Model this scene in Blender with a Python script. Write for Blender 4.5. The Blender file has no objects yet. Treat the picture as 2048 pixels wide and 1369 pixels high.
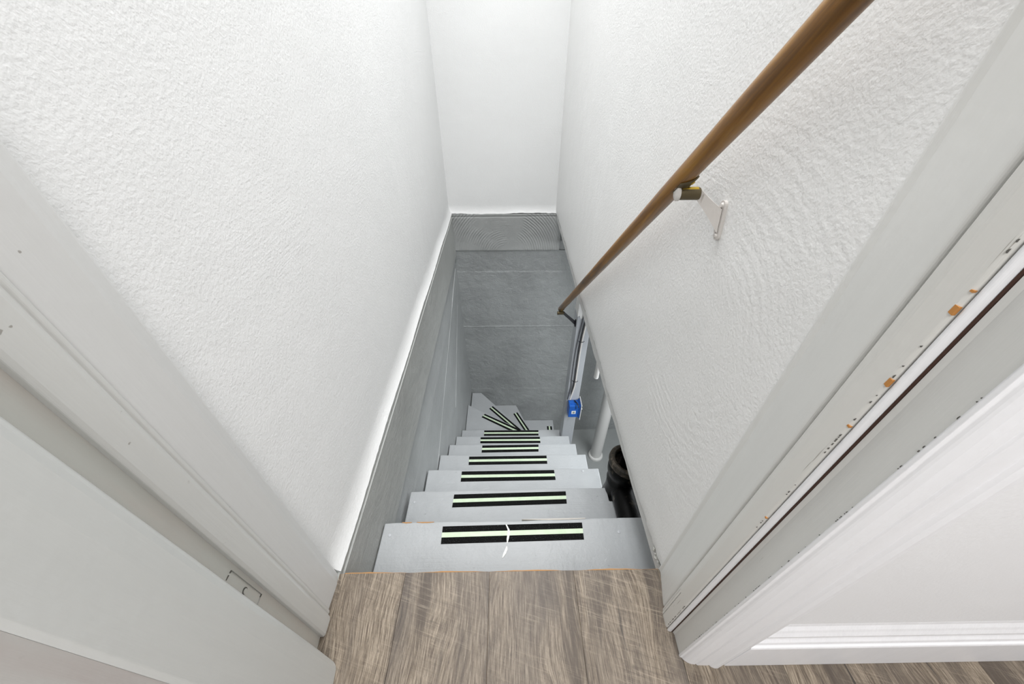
import bpy, bmesh, math, random
from mathutils import Vector, Matrix
random.seed(7)
D = bpy.data
S = bpy.context.scene
COL = S.collection

# ------------------------------------------------------------------ camera
cam_d = D.cameras.new('camera')
cam_d.sensor_fit = 'HORIZONTAL'
cam_d.sensor_width = 36.0
cam_d.lens = 743.33 / 2048.0 * 36.0
cam_d.clip_start = 0.02
cam = D.objects.new('camera', cam_d)
COL.objects.link(cam)
rt = Vector((0.99991724, -0.01278971, -0.00139361))
up = Vector((0.00914768, 0.63061876, 0.77603885))
fw = Vector((0.00904647, 0.77598737, -0.63068357))
M = Matrix.Identity(4)
for i in range(3):
    M[i][0] = rt[i]; M[i][1] = up[i]; M[i][2] = -fw[i]
M[2][3] = 1.05
cam.matrix_world = M
S.camera = cam

# ------------------------------------------------------------------ world, lights, exposure
W = D.worlds.new('world'); S.world = W; W.use_nodes = True
W.node_tree.nodes['Background'].inputs[0].default_value = (0.9, 0.95, 1.0, 1)
W.node_tree.nodes['Background'].inputs[1].default_value = 0.4
S.view_settings.view_transform = 'Standard'
S.view_settings.look = 'None'
S.view_settings.gamma = 1.0
S.view_settings.use_curve_mapping = False
S.view_settings.exposure = 0.92

def area(name, loc, size, power, target=None, color=(1, 1, 1), size_y=None):
    l = D.lights.new(name, 'AREA'); l.energy = power; l.color = color
    l.shape = 'RECTANGLE'; l.size = size; l.size_y = size_y or size
    o = D.objects.new(name, l); COL.objects.link(o); o.location = loc
    if target is not None:
        o.rotation_euler = (Vector(target) - Vector(loc)).to_track_quat('-Z', 'Y').to_euler()
    return o
sl_ = area('stair_ceiling_light', (-0.02, 1.75, 2.80), 0.7, 15.0, (-0.02, 1.65, 0), (0.985, 0.99, 1.0), 1.8)
sl_.data.spread = math.radians(120)
area('room_ceiling_light', (0.38, -1.05, 2.80), 1.6, 38.0, (0.38, -1.05, 0), (1, 0.995, 0.99), 1.6)
area('basement_light', (1.5, 1.1, -0.42), 1.2, 26.0, (1.0, 1.7, -3), (0.95, 0.98, 1.0), 1.6)

# ------------------------------------------------------------------ material helpers
def mat(name, color=(0.8, 0.8, 0.8), rough=0.5, metallic=0.0, spec=0.5):
    m = D.materials.new(name); m.use_nodes = True
    b = m.node_tree.nodes['Principled BSDF']
    b.inputs['Base Color'].default_value = (*color, 1)
    b.inputs['Roughness'].default_value = rough
    b.inputs['Metallic'].default_value = metallic
    b.inputs['Specular IOR Level'].default_value = spec
    return m, m.node_tree.nodes, m.node_tree.links, b

def coords(n, l, scale=(1, 1, 1), rot=(0, 0, 0)):
    t = n.new('ShaderNodeTexCoord'); g = n.new('ShaderNodeMapping')
    g.inputs['Scale'].default_value = scale; g.inputs['Rotation'].default_value = rot
    l.new(t.outputs['Object'], g.inputs['Vector'])
    return g.outputs[0]

def noise(n, l, vec, scale, detail=4, rough=0.55, dist=0.0):
    x = n.new('ShaderNodeTexNoise'); x.inputs['Scale'].default_value = scale
    x.inputs['Detail'].default_value = detail; x.inputs['Roughness'].default_value = rough
    x.inputs['Distortion'].default_value = dist
    l.new(vec, x.inputs['Vector']); return x.outputs['Fac']

def ramp(n, l, fac, stops):
    r = n.new('ShaderNodeValToRGB'); l.new(fac, r.inputs[0])
    e = r.color_ramp.elements
    while len(e) < len(stops): e.new(0.5)
    for k, (p, c) in enumerate(stops):
        e[k].position = p
        e[k].color = (*c, 1) if isinstance(c, tuple) else (c, c, c, 1)
    return r.outputs[0]

def mix(n, l, fac, a, b, mode='MIX'):
    x = n.new('ShaderNodeMix'); x.data_type = 'RGBA'; x.blend_type = mode
    for s, v in ((x.inputs[0], fac), (x.inputs[6], a), (x.inputs[7], b)):
        if isinstance(v, bpy.types.NodeSocket): l.new(v, s)
        elif isinstance(v, tuple): s.default_value = (*v, 1)
        else: s.default_value = v
    return x.outputs[2]

def mth(n, l, op, a, b=0.0):
    x = n.new('ShaderNodeMath'); x.operation = op
    for s, v in ((x.inputs[0], a), (x.inputs[1], b)):
        if isinstance(v, bpy.types.NodeSocket): l.new(v, s)
        else: s.default_value = v
    return x.outputs[0]

def bump(n, l, b, h, strength=0.3, dist=0.01, prev=None):
    x = n.new('ShaderNodeBump'); x.inputs['Strength'].default_value = strength
    x.inputs['Distance'].default_value = dist
    l.new(h, x.inputs['Height'])
    if prev is not None: l.new(prev, x.inputs['Normal'])
    l.new(x.outputs[0], b.inputs['Normal']); return x.outputs[0]

def plaster(name, color=(0.80, 0.80, 0.79), swirl=None, k=1.0):
    m, n, l, b = mat(name, color, 0.55, spec=0.3)
    v = coords(n, l)
    col = ramp(n, l, noise(n, l, v, 2.2, 5), [(0.3, tuple(c * 0.965 for c in color)), (0.7, color)])
    l.new(col, b.inputs['Base Color'])
    a = bump(n, l, b, noise(n, l, v, 165, 2, 0.5), 0.24 * k, 0.004)
    a = bump(n, l, b, noise(n, l, v, 260, 2, 0.6), 0.16 * k, 0.002, a)
    a = bump(n, l, b, noise(n, l, v, 11, 2, 0.5), 0.12 * k, 0.012, a)
    # trowel strokes
    w = n.new('ShaderNodeTexNoise'); w.inputs['Scale'].default_value = 1.0; w.inputs['Detail'].default_value = 3
    vv = coords(n, l, (10, 10, 150), (0.6, 0.1, 0))
    l.new(vv, w.inputs['Vector'])
    mask = ramp(n, l, noise(n, l, v, 3.0, 2), [(0.56, 0.0), (0.66, 1.0)])
    a = bump(n, l, b, mth(n, l, 'MULTIPLY', w.outputs['Fac'], mask), 0.12 * k, 0.006, a)
    if swirl:
        for (cx, cy, cz, rad) in swirl:
            t = n.new('ShaderNodeTexCoord'); g = n.new('ShaderNodeMapping')
            g.inputs['Location'].default_value = (-cx, -cy, -cz)
            l.new(t.outputs['Object'], g.inputs['Vector'])
            wv = n.new('ShaderNodeTexWave'); wv.wave_type = 'RINGS'; wv.rings_direction = 'SPHERICAL'
            wv.inputs['Scale'].default_value = 15; wv.inputs['Distortion'].default_value = 5; wv.inputs['Detail Scale'].default_value = 2.5
            wv.inputs['Detail'].default_value = 2
            l.new(g.outputs[0], wv.inputs['Vector'])
            ln = n.new('ShaderNodeVectorMath'); ln.operation = 'LENGTH'; l.new(g.outputs[0], ln.inputs[0])
            mk = ramp(n, l, ln.outputs['Value'], [(rad * 0.3, 0.0), (rad * 0.6, 1.0), (rad, 1.0), (min(rad * 1.5, 1), 0.0)])
            mk2 = mth(n, l, 'MULTIPLY', mk, ramp(n, l, noise(n, l, v, 5, 2), [(0.42, 0.0), (0.6, 1.0)]))
            a = bump(n, l, b, mth(n, l, 'MULTIPLY', wv.outputs['Fac'], mk2), 0.09, 0.004, a)
    return m

def trim_paint(name, color=(0.62, 0.62, 0.60), wear=0.0, tint=None):
    m, n, l, b = mat(name, color, 0.38, spec=0.45)
    v = coords(n, l); vs = coords(n, l, (14, 14, 1.2))
    c1 = ramp(n, l, noise(n, l, vs, 2.5, 4), [(0.25, tuple(c * 0.955 for c in color)), (0.75, color)])
    if tint:
        c1 = mix(n, l, ramp(n, l, noise(n, l, coords(n, l, (10, 10, 1.4)), 2.2, 4), [(0.35, 0.0), (0.62, 0.75)]), c1, tint)
    sp = ramp(n, l, noise(n, l, v, 46, 3, 0.5), [(0.735, 0.0), (0.75, 1.0)])
    sp = mth(n, l, 'MULTIPLY', sp, ramp(n, l, noise(n, l, v, 5, 2), [(0.5, 0.0), (0.6, 0.75)]))
    c1 = mix(n, l, sp, c1, (0.25, 0.23, 0.20))
    if wear:
        cr = ramp(n, l, noise(n, l, coords(n, l, (150, 150, 5)), 1.0, 3, 0.6), [(0.70 - wear, 0.0), (0.72 - wear, 1.0)])
        cr = mth(n, l, 'MULTIPLY', cr, ramp(n, l, noise(n, l, v, 11, 2), [(0.48, 0.0), (0.58, 0.8)]))
        c1 = mix(n, l, cr, c1, (0.20, 0.17, 0.13))
    l.new(c1, b.inputs['Base Color'])
    a = bump(n, l, b, noise(n, l, coords(n, l, (70, 70, 3)), 1.6, 4, 0.55), 0.16, 0.004)
    bump(n, l, b, noise(n, l, v, 70, 2), 0.10, 0.003, a)
    return m

def grey_paint(name, color=(0.40, 0.42, 0.435), rough=0.42, grain=None, bumpy=0.2, swirl=None, blotch=0.1, scuff=True):
    m, n, l, b = mat(name, color, rough, spec=0.45)
    v = coords(n, l)
    c1 = ramp(n, l, noise(n, l, v, 3.0, 6, 0.6), [(0.28, tuple(c * (1 - blotch) for c in color)), (0.72, tuple(min(1, c * (1 + blotch * .5)) for c in color))])
    if scuff:
        s = ramp(n, l, noise(n, l, coords(n, l, (1, 1.6, 1)), 34, 4, 0.6), [(0.68, 0.0), (0.72, 1.0)])
        s = mth(n, l, 'MULTIPLY', s, ramp(n, l, noise(n, l, v, 6, 2), [(0.45, 0.0), (0.6, 0.7)]))
        c1 = mix(n, l, s, c1, tuple(c * 0.5 for c in color))
    l.new(c1, b.inputs['Base Color'])
    a = None
    if grain:
        a = bump(n, l, b, noise(n, l, coords(n, l, grain), 1.0, 4, 0.6, 0.4), 0.32, 0.003, a)
    a = bump(n, l, b, noise(n, l, v, 120, 3, 0.6), bumpy, 0.003, a)
    a = bump(n, l, b, noise(n, l, v, 16, 4, 0.6), bumpy * 1.2, 0.010, a)
    if swirl:
        cx, cy, cz, rad = swirl
        t = n.new('ShaderNodeTexCoord'); g = n.new('ShaderNodeMapping')
        g.inputs['Location'].default_value = (-cx, -cy, -cz)
        l.new(t.outputs['Object'], g.inputs['Vector'])
        wv = n.new('ShaderNodeTexWave'); wv.wave_type = 'RINGS'; wv.rings_direction = 'SPHERICAL'
        wv.inputs['Scale'].default_value = 17; wv.inputs['Distortion'].default_value = 1.6
        wv.inputs['Detail'].default_value = 2; wv.inputs['Detail Scale'].default_value = 0.6
        l.new(g.outputs[0], wv.inputs['Vector'])
        mk = ramp(n, l, noise(n, l, v, 4, 2), [(0.40, 0.0), (0.55, 1.0)])
        a = bump(n, l, b, mth(n, l, 'MULTIPLY', wv.outputs['Fac'], mk), 0.55, 0.006, a)
    return m

WHITE = plaster('white_stipple_plaster', (0.765, 0.77, 0.765))
WHITE_R = plaster('white_trowelled_plaster', (0.80, 0.80, 0.79), swirl=[(0.38, 0.60, 0.60, 0.30)])
WHITE_SMOOTH = plaster('white_wall_paint', (0.82, 0.82, 0.83), k=0.35)
CEIL = plaster('ceiling_paint', (0.85, 0.85, 0.85), k=0.3)
TRIM_L = trim_paint('painted_wood_left', (0.66, 0.66, 0.65))
TRIM_LS = trim_paint('painted_wood_stop', (0.62, 0.62, 0.60), 0.0)
TRIM_REB = trim_paint('painted_wood_rebate', (0.62, 0.62, 0.58), 0.0, tint=(0.63, 0.57, 0.52))
TRIM_PINK = trim_paint('worn_painted_wood', (0.52, 0.52, 0.50), 0.02, tint=(0.45, 0.40, 0.385))
TRIM_R = trim_paint('painted_wood_right', (0.72, 0.72, 0.70))
TRIM_RS = trim_paint('worn_painted_stop', (0.70, 0.69, 0.66), 0.05)
TRIM_RR = trim_paint('scuffed_painted_jamb', (0.66, 0.66, 0.64), 0.02)
TRIM_W = trim_paint('glossy_white_trim', (0.84, 0.84, 0.86), 0.0)
TREAD = grey_paint('grey_floor_paint', (0.395, 0.412, 0.422), 0.40, grain=(3, 110, 110), bumpy=0.28)
RISER = grey_paint('grey_riser_paint', (0.36, 0.38, 0.39), 0.5)
BAND = grey_paint('grey_board_paint', (0.44, 0.45, 0.435), 0.6, grain=(60, 3, 120), bumpy=0.45, scuff=False)
BAND_B = grey_paint('grey_band_paint', (0.40, 0.41, 0.405), 0.6, bumpy=0.4, swirl=(-0.02, 2.88, -0.34, 0.3), scuff=False)
CONC = grey_paint('grey_painted_concrete', (0.355, 0.37, 0.37), 0.5, bumpy=1.0, grain=(9, 9, 26), blotch=0.2, scuff=False)
CONC_L = grey_paint('grey_painted_side_concrete', (0.40, 0.415, 0.415), 0.5, grain=(2, 2, 40), bumpy=0.4, blotch=0.14, scuff=False)
POSTM = grey_paint('grey_post_paint', (0.42, 0.44, 0.465), 0.4, grain=(60, 60, 3), bumpy=0.12)
BFLOOR = grey_paint('grey_basement_floor_paint', (0.33, 0.345, 0.34), 0.5, bumpy=0.3)
DARK = mat('dark_gap', (0.05, 0.035, 0.025), 0.9)[0]
BARE = mat('bare_wood', (0.42, 0.22, 0.08), 0.7)[0]
SCREWM = grey_paint('painted_nail', (0.47, 0.49, 0.51), 0.4, bumpy=0.1)
PVC = mat('white_pvc', (0.74, 0.73, 0.71), 0.32)[0]
BLUE = mat('blue_plastic', (0.008, 0.10, 0.44), 0.38)[0]
WPLAS = mat('white_plastic', (0.85, 0.85, 0.85), 0.3)[0]
GREYP = mat('grey_print', (0.28, 0.30, 0.27), 0.5)[0]
BLK = mat('black_plastic', (0.015, 0.015, 0.018), 0.4)[0]
CABW = mat('white_cable', (0.62, 0.60, 0.57), 0.4)[0]
CABG = mat('grey_cable', (0.20, 0.21, 0.22), 0.4)[0]
BRONZE = mat('dark_bronze', (0.11, 0.085, 0.045), 0.42, 0.6)[0]
BRASS = mat('worn_brass', (0.55, 0.38, 0.06), 0.32, 0.9)[0]
STEELP = trim_paint('painted_bracket', (0.62, 0.59, 0.56), 0.06)
TAPE_G, n, l, b = mat('pale_green_glow_stripe', (0.62, 0.80, 0.55), 0.5)
l.new(ramp(n, l, noise(n, l, coords(n, l), 40, 3), [(0.3, (0.53, 0.66, 0.46)), (0.7, (0.60, 0.71, 0.54))]), b.inputs['Base Color'])
TAPE_B, n, l, b = mat('black_grit', (0.012, 0.012, 0.012), 0.9, spec=0.12)
v = coords(n, l)
l.new(ramp(n, l, noise(n, l, v, 320, 3, 0.7), [(0.58, (0.005, 0.005, 0.005)), (0.70, (0.05, 0.06, 0.06)), (0.80, (0.22, 0.22, 0.21))]), b.inputs['Base Color'])
bump(n, l, b, noise(n, l, v, 700, 1), 0.5, 0.001)

# oak handrail
OAK, n, l, b = mat('varnished_oak', (0.3, 0.16, 0.05), 0.30, spec=0.5)
v = coords(n, l, (70, 70, 4)); v2 = coords(n, l, (26, 26, 1.6))
c = ramp(n, l, noise(n, l, v, 1.0, 5, 0.6, 0.6), [(0.28, (0.085, 0.032, 0.003)), (0.5, (0.215, 0.092, 0.008)), (0.72, (0.36, 0.175, 0.022))])
c = mix(n, l, ramp(n, l, noise(n, l, v2, 1.0, 4, 0.6, 0.5), [(0.52, 0.0), (0.64, 0.85)]), c, (0.028, 0.016, 0.008))
l.new(c, b.inputs['Base Color'])
bump(n, l, b, noise(n, l, v, 1.0, 3), 0.12, 0.002)

# cast iron
IRON, n, l, b = mat('black_cast_iron', (0.006, 0.006, 0.006), 0.38, spec=0.12)
v = coords(n, l)
l.new(ramp(n, l, noise(n, l, v, 24, 5, 0.65), [(0.58, (0.004, 0.004, 0.004)), (0.66, (0.035, 0.030, 0.022)), (0.74, (0.20, 0.19, 0.17))]), b.inputs['Base Color'])
bump(n, l, b, noise(n, l, v, 30, 4), 0.5, 0.004)
RUST, n, l, b = mat('rusty_iron_rim', (0.06, 0.045, 0.03), 0.6, spec=0.5)
l.new(ramp(n, l, noise(n, l, coords(n, l), 60, 5, 0.7), [(0.35, (0.008, 0.007, 0.005)), (0.55, (0.045, 0.033, 0.020)), (0.72, (0.20, 0.17, 0.13))]), b.inputs['Base Color'])
bump(n, l, b, noise(n, l, coords(n, l), 90, 4), 0.6, 0.003)

# vinyl planks
PLANK, n, l, b = mat('grey_brown_oak_plank', (0.25, 0.2, 0.16), 0.42, spec=0.4)
oi = n.new('ShaderNodeObjectInfo'); tc = n.new('ShaderNodeTexCoord')
off = n.new('ShaderNodeCombineXYZ')
l.new(mth(n, l, 'MULTIPLY', oi.outputs['Random'], 37.0), off.inputs[2])
l.new(mth(n, l, 'MULTIPLY', oi.outputs['Random'], 11.0), off.inputs[1])
add = n.new('ShaderNodeVectorMath'); add.operation = 'ADD'
l.new(tc.outputs['Object'], add.inputs[0]); l.new(off.outputs[0], add.inputs[1])
def mp(scale, rot=(0, 0, 0)):
    g = n.new('ShaderNodeMapping'); g.inputs['Scale'].default_value = scale; g.inputs['Rotation'].default_value = rot
    l.new(add.outputs[0], g.inputs['Vector']); return g.outputs[0]
wn = n.new('ShaderNodeTexNoise'); wn.inputs['Scale'].default_value = 1.0; wn.inputs['Detail'].default_value = 2
l.new(mp((6, 2.4, 1)), wn.inputs['Vector'])
wm = n.new('ShaderNodeMapping'); l.new(wn.outputs['Color'], wm.inputs['Vector']); wm.inputs['Scale'].default_value = (0.10, 0.0, 0.0)
add2 = n.new('ShaderNodeVectorMath'); add2.operation = 'ADD'; l.new(add.outputs[0], add2.inputs[0]); l.new(wm.outputs[0], add2.inputs[1])
def mw(scale):
    g = n.new('ShaderNodeMapping'); g.inputs['Scale'].default_value = scale
    l.new(add2.outputs[0], g.inputs['Vector']); return g.outputs[0]
def rs(scale, ang):
    g = n.new('ShaderNodeMapping'); g.inputs['Rotation'].default_value = (0, 0, ang)
    l.new(add.outputs[0], g.inputs['Vector'])
    g2 = n.new('ShaderNodeMapping'); g2.inputs['Scale'].default_value = scale
    l.new(g.outputs[0], g2.inputs['Vector']); return g2.outputs[0]
fine = noise(n, l, mw((380, 20, 1)), 1.0, 6, 0.72, 0.3)
med = noise(n, l, mw((15, 1.5, 1)), 1.0, 7, 0.68, 1.0)
low = noise(n, l, mw((6, 0.7, 1)), 1.0, 3, 0.5, 0.5)
c = ramp(n, l, fine, [(0.36, (0.085, 0.062, 0.043)), (0.50, (0.200, 0.160, 0.118)), (0.64, (0.36, 0.302, 0.232))])
c = mix(n, l, ramp(n, l, med, [(0.47, 0.0), (0.60, 0.90)]), c, (0.070, 0.053, 0.040))
c = mix(n, l, ramp(n, l, low, [(0.48, 0.0), (0.64, 0.45)]), c, (0.095, 0.080, 0.070))
saw = noise(n, l, rs((7, 170, 1), 0.30), 1.0, 4, 0.75, 0.6)
sm = ramp(n, l, noise(n, l, mp((9, 6, 1)), 1.0, 2), [(0.42, 0.15), (0.60, 1.0)])
c = mix(n, l, mth(n, l, 'MULTIPLY', sm, ramp(n, l, saw, [(0.54, 0.0), (0.66, 0.42)])), c, (0.37, 0.31, 0.24))
c = mix(n, l, mth(n, l, 'MULTIPLY', sm, ramp(n, l, saw, [(0.36, 0.45), (0.44, 0.0)])), c, (0.075, 0.058, 0.045))
por = noise(n, l, mp((300, 60, 1)), 1.0, 3, 0.7, 0.2)
c = mix(n, l, ramp(n, l, por, [(0.60, 0.0), (0.70, 0.55)]), c, (0.055, 0.043, 0.035))
crk = noise(n, l, mw((48, 1.8, 1)), 1.0, 3, 0.6, 0.8)
c = mix(n, l, ramp(n, l, crk, [(0.66, 0.0), (0.70, 0.8)]), c, (0.030, 0.026, 0.024))
l.new(c, b.inputs['Base Color'])
a = bump(n, l, b, fine, 0.18, 0.002); bump(n, l, b, saw, 0.12, 0.002, a)
FILM = mat('grey_brown_plank_end', (0.25, 0.14, 0.07), 0.6)[0]

# ------------------------------------------------------------------ mesh helpers
def link(name, bm, m, parent=None, kind=None, smooth=False, label=None):
    bmesh.ops.recalc_face_normals(bm, faces=bm.faces)
    me = D.meshes.new(name); bm.to_mesh(me); bm.free()
    for mm in (m if isinstance(m, (list, tuple)) else [m]): me.materials.append(mm)
    if smooth:
        for p in me.polygons: p.use_smooth = True
        me.set_sharp_from_angle(angle=math.radians(40))
    o = D.objects.new(name, me); COL.objects.link(o)
    if parent is not None: o.parent = parent
    if kind: o['kind'] = kind
    if label: o['label'] = label
    return o

def tag(o, label, cat, group=None):
    o['label'] = label; o['category'] = cat
    if group: o['group'] = group

def empty(name, loc=(0, 0, 0)):
    o = D.objects.new(name, None); COL.objects.link(o); o.location = loc; o.empty_display_size = 0.1
    return o

def add_prism(bm, pts, axis, a, b_, mi=0):
    """closed prism from a 2D polygon; axis = extrusion axis"""
    def P(p, t):
        if axis == 'z': return (p[0], p[1], t)
        if axis == 'y': return (p[0], t, p[1])
        return (t, p[0], p[1])
    A = [bm.verts.new(P(p, a)) for p in pts]; B = [bm.verts.new(P(p, b_)) for p in pts]
    fs = [bm.faces.new(A), bm.faces.new(B[::-1])]
    k = len(pts)
    for i in range(k): fs.append(bm.faces.new((A[i], B[i], B[(i + 1) % k], A[(i + 1) % k])))
    for f in fs: f.material_index = mi
    return fs

def prism(pts, axis, a, b_):
    bm = bmesh.new(); add_prism(bm, pts, axis, a, b_); return bm

def add_box(bm, x0, x1, y0, y1, z0, z1, mi=0):
    return add_prism(bm, [(x0, y0), (x1, y0), (x1, y1), (x0, y1)], 'z', z0, z1, mi)

def box(x0, x1, y0, y1, z0, z1):
    bm = bmesh.new(); add_box(bm, x0, x1, y0, y1, z0, z1); return bm

def bevel(o, w=0.003, seg=2, ang=35):
    m_ = o.modifiers.new('bevel', 'BEVEL'); m_.width = w; m_.segments = seg
    m_.limit_method = 'ANGLE'; m_.angle_limit = math.radians(ang)
    return o

def add_tube(bm, pts, radii, n_=12, cap=True, mi=0):
    pts = [Vector(p) for p in pts]
    if not isinstance(radii, (list, tuple)): radii = [radii] * len(pts)
    rings = []; ref = None
    for i, p in enumerate(pts):
        t = (pts[min(i + 1, len(pts) - 1)] - pts[max(i - 1, 0)]).normalized()
        if ref is None:
            ref = t.orthogonal().normalized()
        ref = (ref - t * ref.dot(t)).normalized(); q = t.cross(ref)
        rings.append([bm.verts.new(p + (ref * math.cos(2 * math.pi * k / n_) + q * math.sin(2 * math.pi * k / n_)) * radii[i]) for k in range(n_)])
    for a, c_ in zip(rings, rings[1:]):
        for k in range(n_):
            f = bm.faces.new((a[k], a[(k + 1) % n_], c_[(k + 1) % n_], c_[k])); f.material_index = mi
    if cap:
        bm.faces.new(rings[0][::-1]).material_index = mi; bm.faces.new(rings[-1]).material_index = mi

def tube(pts, radii, n_=12):
    bm = bmesh.new(); add_tube(bm, pts, radii, n_); return bm

def smooth_path(pts, sub=6):
    P = [Vector(p) for p in pts]; out = []
    for i in range(len(P) - 1):
        p0 = P[max(i - 1, 0)]; p1 = P[i]; p2 = P[i + 1]; p3 = P[min(i + 2, len(P) - 1)]
        for s in range(sub):
            t = s / sub
            out.append(0.5 * ((2 * p1) + (-p0 + p2) * t + (2 * p0 - 5 * p1 + 4 * p2 - p3) * t * t + (-p0 + 3 * p1 - 3 * p2 + p3) * t ** 3))
    out.append(P[-1]); return out

def revolve(prof, c, n_=40):
    """prof = [(radius, z)] about the vertical axis through c, open profile closed by its own ends"""
    bm = bmesh.new(); rings = []
    for r, z in prof:
        rings.append([bm.verts.new((c[0] + r * math.cos(2 * math.pi * k / n_), c[1] + r * math.sin(2 * math.pi * k / n_), c[2] + z)) for k in range(n_)])
    for a, b_ in zip(rings, rings[1:]):
        for k in range(n_): bm.faces.new((a[k], a[(k + 1) % n_], b_[(k + 1) % n_], b_[k]))
    bm.faces.new(rings[0][::-1]); bm.faces.new(rings[-1]); return bm

# ------------------------------------------------------------------ dimensions
XL, XR, YB, Y0 = -0.434, 0.380, 2.884, 0.368
CZ, BZ = 2.85, -2.72
Rr, G, Y1 = 0.23707, 0.24839, 0.6040

# ------------------------------------------------------------------ upper walls
def flare_wall(name, side):
    """plaster wall with a flared, slightly ragged foot that meets the grey band at floor level"""
    bm = bmesh.new(); rows = []
    if side == 'left': a0, a1, N_ = 0.372, YB + 0.04, 150
    else: a0, a1, N_ = XL - 0.06, XR + 0.12, 60
    prof = [(0.024, CZ), (0.024, 0.060), (0.018, 0.030), (0.008, 0.010), (-0.001, 0.0), (0.03, -0.004), (0.12, -0.004), (0.12, CZ)]
    for i in range(N_ + 1):
        t = a0 + (a1 - a0) * i / N_
        j = 0.0035 * math.sin(t * 9) + random.uniform(-0.0018, 0.0018); r = []
        for k, (o_, z) in enumerate(prof):
            zz = z + (j if k in (3, 4) else 0); oo = o_
            if side == 'left': r.append(bm.verts.new((XL - oo, t, zz)))
            else: r.append(bm.verts.new((t, YB + oo, zz)))
        rows.append(r)
    K = len(prof)
    for a, b_ in zip(rows, rows[1:]):
        for k in range(K): bm.faces.new((a[k], a[(k + 1) % K], b_[(k + 1) % K], b_[k]))
    bm.faces.new(rows[0]); bm.faces.new(rows[-1][::-1])
    return link(name, bm, WHITE, kind='structure', smooth=True)
flare_wall('wall_left', 'left')
flare_wall('wall_back', 'back')

# right wall: thin plastered partition whose lower edge is ragged
bm = bmesh.new(); N_ = 160; rows = []
for i in range(N_ + 1):
    t = 0.3655 + (YB + 0.03 - 0.3655) * i / N_
    j = 0.006 * math.sin(t * 5 + 1) + 0.004 * math.sin(t * 17) + random.uniform(-0.0022, 0.0022)
    if t < 0.43: j += 0.012 * (0.43 - t) / 0.06
    jx = random.uniform(-0.0012, 0.0012)
    prof = [(XR, CZ), (XR, 0.045), (XR - 0.001, 0.02 + j), (XR + 0.002 + jx, j - 0.002), (XR + 0.016, j - 0.006), (0.50, -0.004), (0.50, CZ)]
    rows.append([bm.verts.new((x, t, z)) for x, z in prof])
K = 7
for a, b_ in zip(rows, rows[1:]):
    for k in range(K): bm.faces.new((a[k], a[(k + 1) % K], b_[(k + 1) % K], b_[k]))
bm.faces.new(rows[0]); bm.faces.new(rows[-1][::-1])
link('wall_right', bm, WHITE_R, kind='structure', smooth=True)

bm = bmesh.new()
for k in range(14):
    y_ = random.uniform(0.366, 0.42); z_ = -0.004 - random.uniform(0, 0.03) * (0.43 - y_) / 0.06; q_r = random.uniform(0.002, 0.0055)
    bmesh.ops.create_icosphere(bm, subdivisions=1, radius=q_r, matrix=Matrix.Translation((0.3835 + random.uniform(0, .004), y_, z_)) @ Matrix.Diagonal((1, random.uniform(.7, 1.5), random.uniform(.7, 1.4), 1)))
link('plaster_crumbs', bm, plaster('crumbled_plaster', (0.50, 0.50, 0.47)), D.objects['wall_right'], kind='stuff', label='crumbled plaster at the foot of the wall edge')

# beam under the right wall, knocked back behind the plaster edge
bm = bmesh.new(); rows = []
for i in range(61):
    t = 0.37 + (YB - 0.37) * i / 60
    zb = -0.050 + 0.006 * math.sin(t * 3.1) + random.uniform(-0.003, 0.003)
    rows.append([bm.verts.new(p) for p in ((0.386, t, -0.008), (0.386, t, zb), (0.498, t, zb), (0.498, t, -0.008))])
for a, b_ in zip(rows, rows[1:]):
    for k in range(4): bm.faces.new((a[k], a[(k + 1) % 4], b_[(k + 1) % 4], b_[k]))
bm.faces.new(rows[0]); bm.faces.new(rows[-1][::-1])
o = link('trim_1', bm, plaster('rough_white_beam', (0.62, 0.62, 0.61)), kind='structure', smooth=True)

# ------------------------------------------------------------------ grey bands and lower concrete
# left band: painted board face with a thin bead along its top
bm = bmesh.new()
add_prism(bm, [(XL - 0.1, -0.004), (XL - 0.0005, -0.004), (XL, -0.012), (XL - 0.003, -0.024), (XL + 0.0015, -0.028), (XL, -0.032),
               (XL, -0.358), (XL - 0.004, -0.366), (XL - 0.1, -0.366)], 'y', 0.10, YB + 0.02)
wl = link('wall_left_band', bm, BAND, kind='structure')
bm = bmesh.new()
add_prism(bm, [(XL - 0.18, -0.366), (XL - 0.012, -0.366), (XL - 0.016, -0.42), (XL - 0.004, -0.56), (XL - 0.001, -1.0), (XL + 0.006, -1.6),
               (XL + 0.012, -2.0), (XL + 0.024, BZ - .02), (XL - 0.18, BZ - .02)], 'y', -0.6, YB + 0.05)
wll = link('wall_left_lower', bm, CONC_L, kind='structure')
# sloping raised seams cast into the left concrete
def seam(p, q, r, parent, m, name='concrete_seam'):
    pts = []
    for i in range(25):
        t = i / 24; v_ = Vector(p).lerp(Vector(q), t)
        v_ += Vector((0, random.uniform(-.001, .001), random.uniform(-.003, .003))); pts.append(v_)
    return link(name, tube(pts, [r * random.uniform(.5, 1.2) for _ in pts], 6), m, parent, smooth=True)
seam((XL - 0.006, 2.80, -0.43), (XL - 0.001, 0.95, -1.06), 0.0035, wll, CONC_L)
seam((XL - 0.005, 2.84, -0.60), (XL + 0.002, 2.0, -1.25), 0.0022, wll, CONC_L)

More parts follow.
